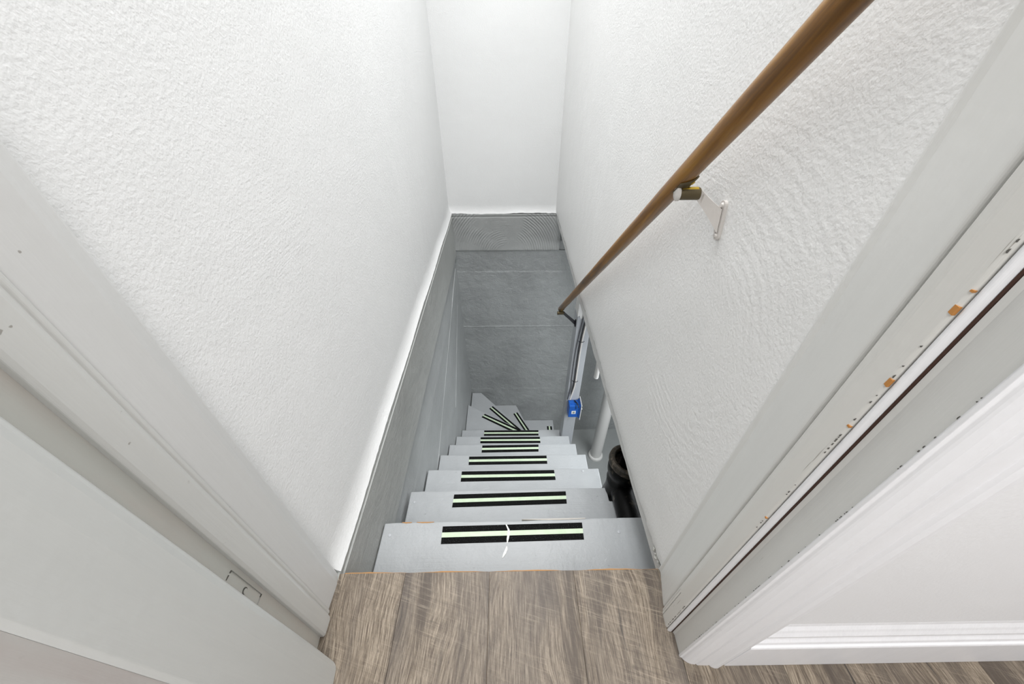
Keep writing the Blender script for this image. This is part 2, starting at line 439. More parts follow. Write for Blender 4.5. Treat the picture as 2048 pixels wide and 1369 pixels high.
bm = bmesh.new()
add_prism(bm, [(YB + 0.12, -0.004), (YB, -0.004), (YB - 0.002, -0.012), (YB + 0.002, -0.026), (YB - 0.001, -0.034), (YB, -0.306), (YB + 0.006, -0.317), (YB + 0.12, -0.317)],
          'x', XL - 0.05, 0.428)
wbb = link('wall_back_band', bm, BAND_B, kind='structure')
link('band_return', box(0.4285, 3.1, YB + 0.03, YB + 0.12, -0.3165, -0.004), CONC, wbb)
bm = bmesh.new()
rows = [-0.317, -0.505, -0.513, -0.52, -1.095, -1.106, -1.118, -1.55, -1.965, -1.975, -1.985, -2.35, BZ - .02]
offs = [0.010, 0.0115, 0.0095, 0.0085, 0.010, 0.0065, 0.0085, 0.011, 0.0100, 0.0085, 0.009, 0.009, 0.012]
pts = [(YB + o_, z) for o_, z in zip(offs, rows)] + [(YB + 0.2, BZ - .02), (YB + 0.2, -0.317)]
add_prism(bm, pts, 'x', XL - 0.05, 3.1)
wb = link('wall_back_lower', bm, CONC, kind='structure')
# rest of the basement shell
link('wall_right_lower', box(3.0, 3.1, -0.6, YB + 0.1, BZ - .02, -0.25), CONC, kind='structure')
link('wall_front_lower', box(XL - 0.1, 3.1, -0.7, -0.6, BZ - .02, -0.25), CONC, kind='structure')
link('floor_lower', box(XL - 0.1, 3.1, -0.7, YB + 0.1, BZ - 0.1, BZ), BFLOOR, kind='structure')
link('ceiling_lower', box(0.50, 3.1, -0.7, YB + 0.1, -0.25, -0.15), CEIL, kind='structure')

# ------------------------------------------------------------------ upper room shell and floor
FR = 0.362
bm = bmesh.new()
add_box(bm, XL - 0.2, 2.6, -2.7, 0.19, -0.145, -0.0055)
add_box(bm, XL - 0.02, 0.40, 0.19, FR, -0.145, -0.0055)
fl = link('floor', bm, mat('subfloor_board', (0.33, 0.20, 0.10), 0.8)[0], kind='structure')
PW = 0.2135; x = -0.4805; row = 0; first = True
while x < 2.4:
    x1 = -0.4205 if first else (-0.267 if x < -0.40 else x + PW); first = False
    inside = x1 > -0.45 and x < 0.385
    yend = FR + 0.004 if inside else 0.185
    xa = max(x, XL - 0.0) if x < XL else x
    xb = x1
    y = yend; L = 1.22 * (0.55 + 0.45 * ((row * 0.37) % 1.0)); k = 0
    while y > -2.6:
        ya = max(y - L, -2.65)
        bm = bmesh.new(); e = 0.00025; zt = -0.0002
        xa_, xb_ = xa + e, xb - e
        if inside and x1 > 0.40 and k == 0:      # notched past the right jamb
            xj = min(xb_, 0.385)
            add_prism(bm, [(xa_, ya + e), (xb_, ya + e), (xb_, 0.19), (xj, 0.19), (xj, y), (xa_, y)], 'z', -0.0055, zt)
        else:
            add_prism(bm, [(xa_, ya + e), (xb_, ya + e), (xb_, y - (e if k else 0)), (xa_, y - (e if k else 0))], 'z', -0.0055, zt)
        p = link('floor_plank', bm, PLANK, fl); bevel(p, 0.0004, 1)
        y = ya; L = 1.22; k += 1
    x = x1; row += 1
# raw front edge strip
bm = bmesh.new(); pv = None
for i in range(40):
    xx = XL + 0.012 + (XR - XL - 0.014) * i / 39
    w_ = 0.0022 + 0.0012 * math.sin(xx * 30) + random.uniform(-.0006, .0006)
    r = [bm.verts.new((xx, FR + 0.0035, -0.004)), bm.verts.new((xx, FR + 0.0045 + w_, -0.004)), bm.verts.new((xx, FR + 0.0045 + w_, -0.012)), bm.verts.new((xx, FR + 0.0035, -0.012))]
    if pv:
        for k in range(4): bm.faces.new((pv[k], pv[(k + 1) % 4], r[(k + 1) % 4], r[k]))
    pv = r
link('bare_edge_strip', bm, BARE, fl, label='thin orange raw wood edge showing where the floor stops')

link('ceiling', box(XL - 0.3, 2.7, -2.8, YB + 0.2, CZ, CZ + 0.1), CEIL, kind='structure')
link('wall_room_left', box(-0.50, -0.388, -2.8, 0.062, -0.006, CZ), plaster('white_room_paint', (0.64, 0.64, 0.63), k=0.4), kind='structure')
link('wall_room_right', box(2.5, 2.6, -2.8, 0.3, -0.006, CZ), WHITE_SMOOTH, kind='structure')
link('wall_room_rear', box(-0.5, 2.6, -2.8, -2.7, -0.006, CZ), WHITE_SMOOTH, kind='structure')
link('wall_room_front', box(0.392, 2.6, 0.197, 0.358, -0.006, CZ), WHITE_SMOOTH, kind='structure')
link('wall_room_header', box(-0.56, 0.60, 0.197, 0.358, 2.07, CZ), WHITE_SMOOTH, kind='structure')
link('wall_left_stub', box(-0.56, -0.456, 0.0, 0.368, -0.006, CZ), WHITE_SMOOTH, kind='structure')

# ------------------------------------------------------------------ door frame, left
T = 2.05
def ext(name, pts, m, z0=-0.0, z1=T, kind='structure', parent=None, bv=0.0015, label=None, lean=0.0):
    bm = prism(pts, 'z', z0, z1)
    for v_ in bm.verts: v_.co.y -= lean * v_.co.z      # the old frame is slightly out of plumb
    o = link(name, bm, m, parent, kind=kind, label=label)
    if bv: bevel(o, bv, 2, 30)
    return o
# inner jamb board
t2 = ext('trim_2', [(-0.456, 0.368), (-0.4405, 0.368), (-0.4375, 0.363), (-0.4345, 0.351), (-0.4315, 0.343), (-0.4330, 0.291), (-0.4330, 0.240), (-0.456, 0.240)], TRIM_L)
# stop bead: stepped strip
t3 = ext('trim_3', [(-0.4345, 0.2895), (-0.4300, 0.2880), (-0.4290, 0.2830), (-0.4305, 0.2800), (-0.4250, 0.2755), (-0.4225, 0.2700), (-0.4224, 0.2420), (-0.4245, 0.2372), (-0.4345, 0.2372)], TRIM_LS)
# rebate board with the filled hinge mortise
t4 = ext('trim_4', [(-0.456, 0.2395), (-0.4335, 0.2395), (-0.4332, 0.2362), (-0.4310, 0.2050), (-0.4310, 0.200), (-0.456, 0.200)], TRIM_REB, bv=0)
def sl(p, q, w, m, name, parent, th=0.0008, label=None):
    """thin mark along p-q, width w, lying on a wall facing +x"""
    p, q = Vector(p), Vector(q); d_ = (q - p).normalized(); s = d_.cross(Vector((1, 0, 0))).normalized() * w / 2
    bm = bmesh.new()
    A = [p + s, q + s, q - s, p - s]; B = [a + Vector((th, 0, 0)) for a in A]
    va = [bm.verts.new(a) for a in A]; vb = [bm.verts.new(a) for a in B]
    bm.faces.new(va); bm.faces.new(vb[::-1])
    for i in range(4): bm.faces.new((va[i], vb[i], vb[(i + 1) % 4], va[(i + 1) % 4]))
    return link(name, bm, m, parent, label=label)
GAP = mat('grey_crack', (0.10, 0.095, 0.085), 0.9)[0]
LGAP = mat('pale_crack', (0.34, 0.34, 0.32), 0.9)[0]
bm = bmesh.new()
xs = -0.4324
def addmark(bm, y0, z0, y1, z1, w, x0=xs, mi=0):
    p, q = Vector((x0, y0, z0)), Vector((x0, y1, z1)); d_ = (q - p).normalized(); s = d_.cross(Vector((1, 0, 0))).normalized() * w / 2
    A = [p + s, q + s, q - s, p - s]
    va = [bm.verts.new(a) for a in A]; vb = [bm.verts.new(a + Vector((0.0016, 0, 0))) for a in A]
    for f in [bm.faces.new(va), bm.faces.new(vb[::-1])] + [bm.faces.new((va[i], vb[i], vb[(i + 1) % 4], va[(i + 1) % 4])) for i in range(4)]: f.material_index = mi
addmark(bm, 0.2285, 0.414, 0.2245, 0.4145, 0.0012); addmark(bm, 0.2215, 0.415, 0.2145, 0.4152, 0.0012)
addmark(bm, 0.2295, 0.306, 0.2245, 0.3065, 0.0010); addmark(bm, 0.2240, 0.306, 0.2135, 0.306, 0.0006, mi=1)
addmark(bm, 0.2285, 0.414, 0.2292, 0.306, 0.0005, mi=1)
link('hinge_mortise_outline', bm, [GAP, LGAP], t4, label='faint outline of a painted-over hinge mortise')
bm = bmesh.new()
add_tube(bm, [(-0.4322, 0.2185, 0.3575), (-0.4305, 0.2185, 0.3575)], 0.0052, 16)
ring = link('screw_hole', bm, GAP, t4, smooth=True)
bm = bmesh.new(); add_tube(bm, [(-0.4310, 0.2180, 0.3570), (-0.4299, 0.2180, 0.3570)], 0.0041, 16)
link('screw_hole_filler', bm, TRIM_REB, t4, smooth=True)
# casing edge turned toward the opening
t5 = ext('trim_5', [(-0.4315, 0.216), (-0.386, 0.193), (-0.3810, 0.1880), (-0.3775, 0.181), (-0.3750, 0.157), (-0.3745, 0.094), (-0.3785, 0.0885), (-0.4315, 0.0885)], trim_paint('painted_casing_left', (0.61, 0.62, 0.605)), bv=0.001, lean=0.007)
t6 = ext('trim_6', [(-0.43, 0.0885), (-0.3785, 0.0885), (-0.3810, 0.078), (-0.3840, 0.066), (-0.387, 0.058), (-0.43, 0.058)], TRIM_PINK, bv=0, lean=0.007)
# header jambs (above the frame)
link('trim_7', box(-0.456, 0.392, 0.19, 0.368, 2.03, 2.07), TRIM_L, kind='structure')

# ------------------------------------------------------------------ door frame, right
t8 = ext('trim_8', [(0.392, 0.368), (0.3800, 0.3690), (0.3780, 0.3650), (0.3795, 0.357), (0.3775, 0.349), (0.3640, 0.290), (0.3640, 0.286), (0.3665, 0.2835), (0.3740, 0.2820), (0.3740, 0.190), (0.392, 0.190)], TRIM_R)
# stop: three worn layers with dark joints between, then a round bead
t9 = ext('trim_9', [(0.3745, 0.2825), (0.3625, 0.2825), (0.3600, 0.2800), (0.3590, 0.2765), (0.3745, 0.2765)], TRIM_RS, bv=0.0008, lean=0.004)
ext('stop_layer', [(0.3745, 0.2757), (0.3582, 0.2757), (0.3565, 0.2700), (0.3745, 0.2700)], TRIM_RS, kind=None, parent=t9, bv=0.0008, lean=0.004)
ext('stop_layer', [(0.3745, 0.2690), (0.3562, 0.2690), (0.3560, 0.2470), (0.3578, 0.2440), (0.3745, 0.2440)], TRIM_RS, kind=None, parent=t9, bv=0.001, lean=0.004)
ext('paint_fill', [(0.3745, 0.2772), (0.3588, 0.2772), (0.3580, 0.2750), (0.3567, 0.2702), (0.3564, 0.2685), (0.3745, 0.2685)], TRIM_RS, z0=0.15, kind=None, parent=t9, bv=0, lean=0.004)
bd = [(0.3630 + 0.0052 * math.cos(a), 0.2404 + 0.0036 * math.sin(a)) for a in [math.pi * (0.5 + i / 10) for i in range(11)]]
ext('stop_bead', [(0.3745, 0.2440)] + bd + [(0.3745, 0.2368)], TRIM_W, kind=None, parent=t9, bv=0, lean=0.004, label='brighter rounded bead on the edge of the stop')
ext('paint_crack', [(0.3742, 0.2368), (0.3655, 0.2368), (0.3662, 0.2360), (0.3742, 0.2360)], mat('red_brown_crack', (0.05, 0.022, 0.014), 0.9)[0], kind=None, parent=t9, bv=0, lean=0.0045, label='dark red-brown crack beside the bead')
# chips of bare wood on the bead
bm = bmesh.new()
for z, h, w_ in ((0.882, 0.0042, 0.0026), (0.800, 0.0048, 0.0022), (0.735, 0.0014, 0.0020), (0.533, 0.0014, 0.0014), (0.900, 0.0010, 0.0012)):
    dy = -0.0022 - 0.004 * z; add_prism(bm, [(0.2462 + dy, z - h), (0.2475 + w_ + dy, z - h * .8), (0.2470 + w_ + dy, z + h), (0.2458 + dy, z + h * .9)], 'x', 0.3556, 0.3585)
link('bare_wood_chip', bm, mat('orange_bare_wood', (0.50, 0.22, 0.055), 0.7)[0], t9, label='small orange chips where paint is gone')
t10 = ext('trim_10', [(0.392, 0.2359), (0.3685, 0.2359), (0.3706, 0.2310), (0.3695, 0.200), (0.3690, 0.1955), (0.392, 0.1955)], TRIM_RR, bv=0, lean=0.005)
# moulded casing facing the room
cas = [(0.392, 0.1975), (0.3700, 0.1975), (0.3672, 0.1950), (0.3680, 0.1915), (0.3720, 0.1905), (0.3735, 0.1880), (0.3752, 0.1862), (0.3810, 0.1822), (0.3880, 0.1795),
       (0.3960, 0.1785), (0.3985, 0.1798), (0.4010, 0.1772), (0.4220, 0.1765), (0.4260, 0.1772), (0.4300, 0.1738), (0.4360, 0.1715), (0.4430, 0.1715), (0.4490, 0.1740), (0.4530, 0.1770), (0.4590, 0.1785), (0.4600, 0.1975)]
ext('trim_11', cas, TRIM_W, bv=0.0006, lean=0.005)
# dark specks / torn paint along the casing inner edge
bm = bmesh.new()
for i in range(60):
    z = random.uniform(0.02, 1.0); h = random.uniform(0.0005, 0.002); w_ = random.uniform(0.0003, 0.0008)
    dy = -0.005 * z + 0.0004; add_prism(bm, [(0.1966 + dy, z - h), (0.1966 + w_ + dy, z), (0.1966 + dy, z + h)], 'x', 0.3684, 0.3696)
link('paint_speck', bm, GAP, t10, kind='stuff')
bm = bmesh.new()
for i in range(46):
    z = random.choice([random.uniform(0.02, .16), random.uniform(.45, 0.95)]); h = random.uniform(0.0005, 0.0022); w_ = random.uniform(0.0003, 0.0010)
    dy = -0.0015 - 0.004 * z; add_prism(bm, [(0.2468 + dy, z - h), (0.2468 + w_ + dy, z), (0.2468 + dy, z + h)], 'x', 0.3556, 0.3575)
link('paint_speck', bm, GAP, t9, kind='stuff')
# baseboard
bp = [(0.200, -0.0), (0.1755, 0.0), (0.1750, 0.140), (0.1765, 0.1445), (0.1800, 0.1475), (0.1815, 0.156), (0.1850, 0.163), (0.1862, 0.1665), (0.1858, 0.176), (0.1895, 0.186), (0.1915, 0.193), (0.1955, 0.203), (0.1970, 0.212), (0.200, 0.212)]
bm = bmesh.new(); add_prism(bm, bp, 'x', 0.4595, 2.5)
o = link('baseboard_right', bm, TRIM_W, kind='structure'); bevel(o, 0.0008, 1, 25)

# ------------------------------------------------------------------ staircase
st = empty('staircase', (0, 1.2, BZ)); bpy.context.view_layer.update()
tag(st, 'steep grey-painted wooden basement stairs with winder treads at the bottom and black grip tape', 'staircase')
stM = Matrix.Translation((0, -1.2, -BZ))
def part(name, bm, m, parent=st, smooth=False, label=None, kind=None):
    if parent is st: bm.transform(stM)
    else: bm.transform(stM)
    return link(name, bm, m, parent, smooth=smooth, label=label, kind=kind)

def tape(parent, q, z, ratio=(0.36, 0.64), notch=False):
    """q = TL, TR, BR, BL of the strip on the tread"""
    q = [Vector((p[0], p[1], 0)) for p in q]
    def quad(bm, f0, f1, z0, z1):
        pts = [q[0].lerp(q[3], f0), q[1].lerp(q[2], f0), q[1].lerp(q[2], f1), q[0].lerp(q[3], f1)]
        add_prism(bm, [(p.x, p.y) for p in pts], 'z', z0, z1)
    bm = bmesh.new(); quad(bm, 0, 1, z, z + 0.0010)
    t_ = part('grip_tape', bm, TAPE_B, parent)
    bm = bmesh.new(); quad(bm, ratio[0], ratio[1], z + 0.0008, z + 0.0016)
    part('glow_stripe', bm, TAPE_G, parent)
    return t_

def nail(parent, x, y, z):
    bm = bmesh.new(); add_tube(bm, [(x, y, z - 0.001), (x, y, z + 0.0012), (x, y, z + 0.0022)], [0.0055, 0.0055, 0.003], 12)
    part('nail_head', bm, SCREWM, parent, smooth=True)

TH = 0.030
tapes = [[(-0.23, 0.589), (0.246, 0.596), (0.244, 0.54), (-0.229, 0.532)], [(-0.241, 0.833), (0.242, 0.841), (0.24, 0.786), (-0.244, 0.776)],
         [(-0.252, 1.09), (0.233, 1.092), (0.236, 1.035), (-0.253, 1.032)], [(-0.25, 1.338), (0.228, 1.339), (0.228, 1.282), (-0.249, 1.28)],
         [(-0.193, 1.587), (0.206, 1.589), (0.202, 1.531), (-0.196, 1.528)], [(-0.231, 1.833), (0.243, 1.831), (0.244, 1.772), (-0.231, 1.776)],
         [(-0.225, 2.082), (0.259, 2.078), (0.256, 2.021), (-0.225, 2.024)]]
ends = [(-0.4305, 0.603, 0.463, 0.612), (-0.4305, 0.849, 0.421, 0.857), (-0.4300, 1.101, 0.469, 1.100), (-0.4290, 1.352, 0.471, 1.346),
        (-0.4260, 1.597, 0.470, 1.593), (-0.4250, 1.844, 0.476, 1.837), (-0.4225, 2.088, 0.446, 2.082)]
treads = []
for i, (xa, ya, xb, yb) in enumerate(ends):
    z = -(i + 1) * Rr; back = Y1 + (i - 1) * G - 0.028 if i else 0.345
    N_ = 24; front = []
    for k in range(N_ + 1):
        t = k / N_; j = random.uniform(-0.0012, 0.0012) + 0.0015 * math.sin(t * 9 + i)
        front.append((xa + (xb - xa) * t, ya + (yb - ya) * t + (j if 0 < k < N_ else 0)))
    pts = [(xa, back)] + front
    if i == 1: pts += [(0.423, 0.796), (0.463, 0.793), (0.460, back)]
    elif i == 5: pts += [(xb + 0.003, 1.77), (0.44, 1.77), (0.44, back)] if False else [(xb, back)]
    else: pts += [(xb - 0.001, back)]
    bm = prism(pts, 'z', z - TH, z)
    t_ = part('tread', bm, TREAD); bevel(t_, 0.004, 2, 40); treads.append(t_)
    tape(t_, tapes[i], z)
    # riser below the nosing
    zn = -(i + 2) * Rr if i < 6 else -1.85
    part('riser', box(-0.4275, min(xb, 0.42) - 0.004, Y1 + i * G - 0.048, Y1 + i * G - 0.029, zn + 0.0005, z - TH - .0005), RISER)
nail(treads[0], -0.405, 0.562, -Rr); nail(treads[0], 0.366, 0.563, -Rr)
nail(treads[1], -0.407, 0.801, -2 * Rr); nail(treads[2], 0.384, 1.084, -3 * Rr)
# top riser under the floor edge
part('riser', box(XL + 0.001, 0.398, 0.336, 0.3445, -Rr + .001, -0.146), RISER)
# bare wood chips on the first nosing
for (a0, a1) in ((-0.372, -0.338), (-0.322, -0.262)):
    bm = bmesh.new(); pts = []
    for k in range(9):
        xx = a0 + (a1 - a0) * k / 8; pts.append((xx, ends[0][1] + 0.0012 - 0.0035 * math.sin(math.pi * k / 8) * random.uniform(.6, 1)))
    pts += [(a1, ends[0][1] + 0.0025), (a0, ends[0][1] + 0.0025)]
    add_prism(bm, pts, 'z', -Rr - 0.012, -Rr + 0.0006)
    part('bare_wood_chip', bm, BARE, treads[0], label='orange bare wood where paint flaked off the nosing')
bm = bmesh.new(); pts = []
for k in range(13):
    xx = 0.04 + 0.22 * k / 12; pts.append((xx, 0.6095 - 0.004 * math.sin(math.pi * k / 12) * random.uniform(.7, 1)))
pts += [(0.26, 0.6122), (0.04, 0.6105)]
add_prism(bm, pts, 'z', -Rr - 0.012, -Rr + 0.0007)
part('paint_flake', bm, mat('pale_flaked_paint', (0.50, 0.48, 0.44), 0.6)[0], treads[0])
# dribble of white paint
bm = bmesh.new()
for path, ws in (([(-0.014, .592), (-0.006, .575), (-0.005, .566), (-0.009, .545), (-0.011, .531)], [.002, .003, .004, .0035, .001]), ([(-0.012, .522), (-0.014, .512), (-0.019, .50), (-0.026, .487)], [.001, .004, .0045, .001])):
    L_ = [(x_ - w_, y_) for (x_, y_), w_ in zip(path, ws)]; R_ = [(x_ + w_, y_) for (x_, y_), w_ in zip(path, ws)][::-1]
    add_prism(bm, L_ + R_, 'z', -Rr + 0.0002, -Rr + 0.0021)
part('paint_drip', bm, mat('white_paint_drip', (0.82, 0.82, 0.80), 0.5)[0], treads[0], label='white paint dribble across the top grip tape')

# winders
wz = {8: -1.85, 9: -2.03, 10: -2.245, 11: -2.52}
wp = {8: [(-0.4195, 2.045), (-0.4195, 2.552), (-0.206, 2.428), (0.097, 2.239), (0.400, 2.072), (0.400, 2.045)],
      9: [(-0.413, 2.36), (-0.412, 2.888), (-0.313, 2.888), (-0.16, 2.712), (0.113, 2.380), (0.380, 2.062), (0.10, 2.10)],
      10: [(-0.30, 2.889), (0.078, 2.889), (0.215, 2.536), (0.400, 2.060), (0.20, 2.10)],
      11: [(0.00, 2.889), (0.525, 2.889), (0.525, 2.085), (0.38, 2.05), (0.2, 2.2)]}
wt = {8: [(-0.244, 2.432), (0.255, 2.147), (0.220, 2.092), (-0.275, 2.390)],
      9: [(-0.178, 2.689), (0.160, 2.325), (0.120, 2.288), (-0.216, 2.653)],
      10: [(0.093, 2.780), (0.268, 2.430), (0.218, 2.408), (0.045, 2.759)],
      11: [(0.504, 2.793), (0.502, 2.330), (0.443, 2.330), (0.446, 2.796)]}
for k in (8, 9, 10, 11):
    t_ = part('tread', prism(wp[k], 'z', wz[k] - 0.028, wz[k]), TREAD); bevel(t_, 0.003, 2, 40)
    t_['label'] = {8: 'topmost winder tread', 9: 'second winder tread reaching the back corner', 10: 'third winder tread against the back wall', 11: 'lowest winder tread beside the post'}[k]
    tape(t_, wt[k], wz[k])
def riser_line(p, q, z0, z1):
    p, q = Vector((*p, 0)), Vector((*q, 0)); d_ = (q - p).normalized(); s = Vector((d_.y, -d_.x, 0))
    if s.y > 0: s = -s
    a, b_ = p + s * 0.022, q + s * 0.022; c_, e_ = q + s * 0.04, p + s * 0.04
    part('riser', prism([(v_.x, v_.y) for v_ in (a, b_, c_, e_)], 'z', z0, z1), RISER)
riser_line((-0.38, 2.53), (0.36, 2.092), wz[9] + .0005, wz[8] - .0285)
riser_line((-0.31, 2.875), (0.34, 2.105), wz[10] + .0005, wz[9] - .0285)
riser_line((0.078, 2.875), (0.385, 2.09), wz[11] + .0005, wz[10] - .0285)
part('riser', box(0.487, 0.503, 2.09, 2.885, BZ, wz[11] - .0285), RISER)
# stringer with saw-tooth top, set in under the right ends
pts = [(0.345, -0.27)]
for i in range(7):
    z = -(i + 1) * Rr - TH - .0005
    pts += [(Y1 + (i - 1) * G - 0.026 if i else 0.346, z), (Y1 + i * G - 0.05, z)]
pts += [(2.04, -2.0), (2.04, -2.3), (0.345, -0.55)]
part('stringer', prism(pts, 'x', 0.36, 0.398), RISER)

# ------------------------------------------------------------------ post
po = empty('stair_post', (0.497, 2.02, BZ))
pm = Matrix.Translation((-0.497, -2.02, -BZ))
def ppart(o_name, bm, m, parent=po, **k):
    bm.transform(pm); return link(o_name, bm, m, parent, **k)
tag(po, 'square grey-painted wooden post beside the lower treads, carrying the cables and blue box', 'post')
o = ppart('shaft', box(0.449, 0.545, 1.97, 2.07, BZ, -0.345), POSTM); bevel(o, 0.004, 2)
bm = bmesh.new()
A = [(0.449, -0.345), (0.462, -0.338), (0.470, -0.362), (0.492, -0.358), (0.505, -0.320), (0.520, -0.315), (0.545, -0.345), (0.545, -0.088), (0.449, -0.088)]
bm = prism([(x_ + (0.0), z_) for x_, z_ in A], 'y', 1.9685, 2.0715)
o = ppart('painted_head', bm, mat('post_head_white', (0.74, 0.74, 0.73), 0.5)[0], label='white-painted top of the post with a ragged paint edge')
# collar of grey plate at foot
ppart('foot_pad', box(0.425, 0.449, 1.975, 2.03, BZ, BZ + 0.05), BLK)

# ------------------------------------------------------------------ cables on the post
cb = link('white_cable', tube(smooth_path([(0.524, 1.962, -0.100), (0.519, 1.962, -0.30), (0.508, 1.962, -0.42), (0.499, 1.962, -0.56), (0.497, 1.962, -0.75), (0.497, 1.962, -0.94), (0.490, 1.961, -1.02), (0.472, 1.952, -1.118)]), 0.0055, 10), CABW, smooth=True)
tag(cb, 'thicker pale cable running down the grey post into the blue box', 'cable')
cb2 = link('black_cable', tube(smooth_path([(0.512, 1.963, -0.100), (0.508, 1.963, -0.30), (0.496, 1.963, -0.44), (0.487, 1.963, -0.60), (0.486, 1.963, -0.80), (0.487, 1.963, -0.95), (0.480, 1.962, -1.03), (0.474, 1.950, -1.125)]), 0.0030, 8), BLK, smooth=True)
tag(cb2, 'thin black cable between the two paler cables on the post', 'cable')
cb3 = link('grey_cable', tube(smooth_path([(0.494, 1.964, -0.100), (0.486, 1.964, -0.35), (0.474, 1.964, -0.50), (0.466, 1.964, -0.66), (0.466, 1.964, -0.90), (0.470, 1.964, -0.98), (0.462, 1.964, -1.06), (0.456, 1.964, -1.13)]), 0.0032, 8), mat('dark_grey_cable', (0.07, 0.072, 0.08), 0.4)[0], smooth=True)
tag(cb3, 'dark grey cable on the left side of the grey post', 'cable')
for z, xx in ((-0.545, 0.494), (-0.925, 0.492)):
    bm = bmesh.new()
    pts = smooth_path([(xx - 0.016, 1.966, z), (xx - 0.010, 1.953, z), (xx + 0.010, 1.952, z), (xx + 0.022, 1.962, z)], 3)
    add_tube(bm, pts, 0.0022, 6)
    s_ = link('cable_staple', bm, BLK, smooth=True)
    tag(s_, 'upper thin black strap around the cables on the post' if z > -0.7 else 'lower thin black strap around the cables, just above the blue box', 'cable strap', 'straps on the post cables')
# small nail in wall of the post
# ------------------------------------------------------------------ blue switch box
bx = empty('junction_box', (0.505, 1.94, -1.27)); bmx = Matrix.Translation((-0.505, -1.94, 1.27))
tag(bx, 'blue plastic electrical box with white cover plate fixed to the post', 'electrical box')
def bpart(nm, bm, m, parent=bx, **k):
    bm.transform(bmx); return link(nm, bm, m, parent, **k)
bm = bmesh.new()
x0, x1, y0, y1, z0, z1 = 0.464, 0.546, 1.900, 1.968, -1.268, -1.138
add_box(bm, x0, x1, y0, y1, z0, z1)
body = bpart('body', bm, BLUE); bevel(body, 0.004, 2)
bpart('rim', box(x1 - 0.006, x1 + 0.006, y0 - 0.004, y1 + 0.012, z0 - 0.004, z1 + 0.004), BLUE)
bpart('ledge', box(x0 + 0.012, x1 - 0.008, y0 + 0.020, y0 + 0.026, z1 - 0.0005, z1 + 0.006), BLUE, body)
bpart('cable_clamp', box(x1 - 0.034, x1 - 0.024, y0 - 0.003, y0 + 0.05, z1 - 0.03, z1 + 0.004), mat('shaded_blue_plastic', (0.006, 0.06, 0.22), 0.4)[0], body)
bm = tube([(x1 - 0.036, y0 + 0.055, z1 + 0.006), (x1 - 0.020, y0 + 0.02, z1 + 0.010), (x1 - 0.010, y0 - 0.004, z1 - 0.01)], 0.004, 8)
bpart('nail', bm, BLK, body, smooth=True)
bpart('sticker', box(0.486, 0.518, y0 - 0.0012, y0 + 0.001, -1.226, -1.192), WPLAS, body, label='small white sticker')
bpart('sticker_print', box(0.494, 0.511, y0 - 0.0018, y0 + 0.0004, -1.220, -1.199), GREYP, body)
pl = bpart('cover_plate', box(x1 + 0.006, x1 + 0.011, 1.885, 1.985, -1.285, -1.115), WPLAS); bevel(pl, 0.0025, 2)
bpart('switch_toggle', tube([(x1 + 0.010, 1.925, -1.20), (x1 + 0.024, 1.920, -1.192)], [0.005, 0.004], 8), WPLAS, pl, smooth=True)

# ------------------------------------------------------------------ pipes
pp = empty('drain_pipe', (1.0, 2.52, BZ)); pmx = Matrix.Translation((-1.0, -2.52, -BZ))
tag(pp, 'thick white plastic drain pipe standing on the basement floor behind the stair wall', 'pipe')
bm = tube([(1.0, 2.52, BZ + 0.0), (1.0, 2.52, -0.26)], 0.062, 36); bm.transform(pmx); link('pipe', bm, PVC, pp, smooth=True)
bm = revolve([(0.062, 0.0), (0.082, 0.0), (0.084, 0.012), (0.080, 0.030), (0.076, 0.034), (0.063, 0.036)], (1.0, 2.52, BZ)); bm.transform(pmx)
link('collar', bm, PVC, pp, smooth=True)
sp_ = empty('pipe_stub', (0.50, 1.53, -0.46)); smx = Matrix.Translation((-0.50, -1.53, 0.46))
tag(sp_, 'short thin white pipe hanging below the edge of the right wall', 'pipe')
bm = tube([(0.503, 1.53, -0.462), (0.503, 1.53, -0.458), (0.503, 1.53, -0.26), (0.503, 1.53, -0.081)], [0.0125, 0.0135, 0.0135, 0.0135], 24); bm.transform(smx)
link('pipe', bm, PVC, sp_, smooth=True)
bm = tube([(0.503, 1.53, -0.466), (0.503, 1.53, -0.457)], [0.012, 0.0142], 24); bm.transform(smx)
link('end_cap', bm, WPLAS, sp_, smooth=True)

ci = empty('soil_pipe', (0.50, 0.885, BZ)); cmx = Matrix.Translation((-0.50, -0.885, -BZ))
tag(ci, 'black cast iron soil pipe with a wide rusty hub beside the upper treads', 'pipe')
def cpart(nm, bm, m, **k):
    bm.transform(cmx); return link(nm, bm, m, ci, **k)
C0 = (0.493, 0.872, -0.290)
def tilt(bm):
    c_ = Vector(C0); R_ = Matrix.Rotation(0.10, 4, 'Y') @ Matrix.Rotation(-0.10, 4, 'X')
    bm.transform(Matrix.Translation(c_) @ R_ @ Matrix.Translation(-c_)); return bm
cpart('hub_rim', tilt(revolve([(0.060, -0.030), (0.060, 0.0), (0.064, 0.006), (0.073, 0.008), (0.081, 0.002), (0.083, -0.012), (0.080, -0.024), (0.071, -0.030)], C0, 48)), RUST, smooth=True, label='rusty brown rolled rim of the hub')
cpart('hub', tilt(revolve([(0.0, -0.062), (0.058, -0.060), (0.060, -0.012), (0.064, -0.014), (0.075, -0.028), (0.077, -0.055), (0.074, -0.075), (0.066, -0.090), (0.061, -0.105), (0.066, -0.122), (0.062, -0.140), (0.056, -0.24), (0.0, -0.24)], C0, 48)), IRON, smooth=True)
cpart('inner_pipe', tilt(tube([(0.500, 0.872, -0.352), (0.500, 0.872, -0.26), (0.500, 0.872, -0.20)], [0.040, 0.040, 0.036], 32)), IRON, smooth=True)
cpart('barrel', tube([(0.486, 0.885, BZ), (0.486, 0.885, -1.6), (0.486, 0.885, -0.70), (0.486, 0.880, -0.52)], 0.050, 32), IRON, smooth=True)
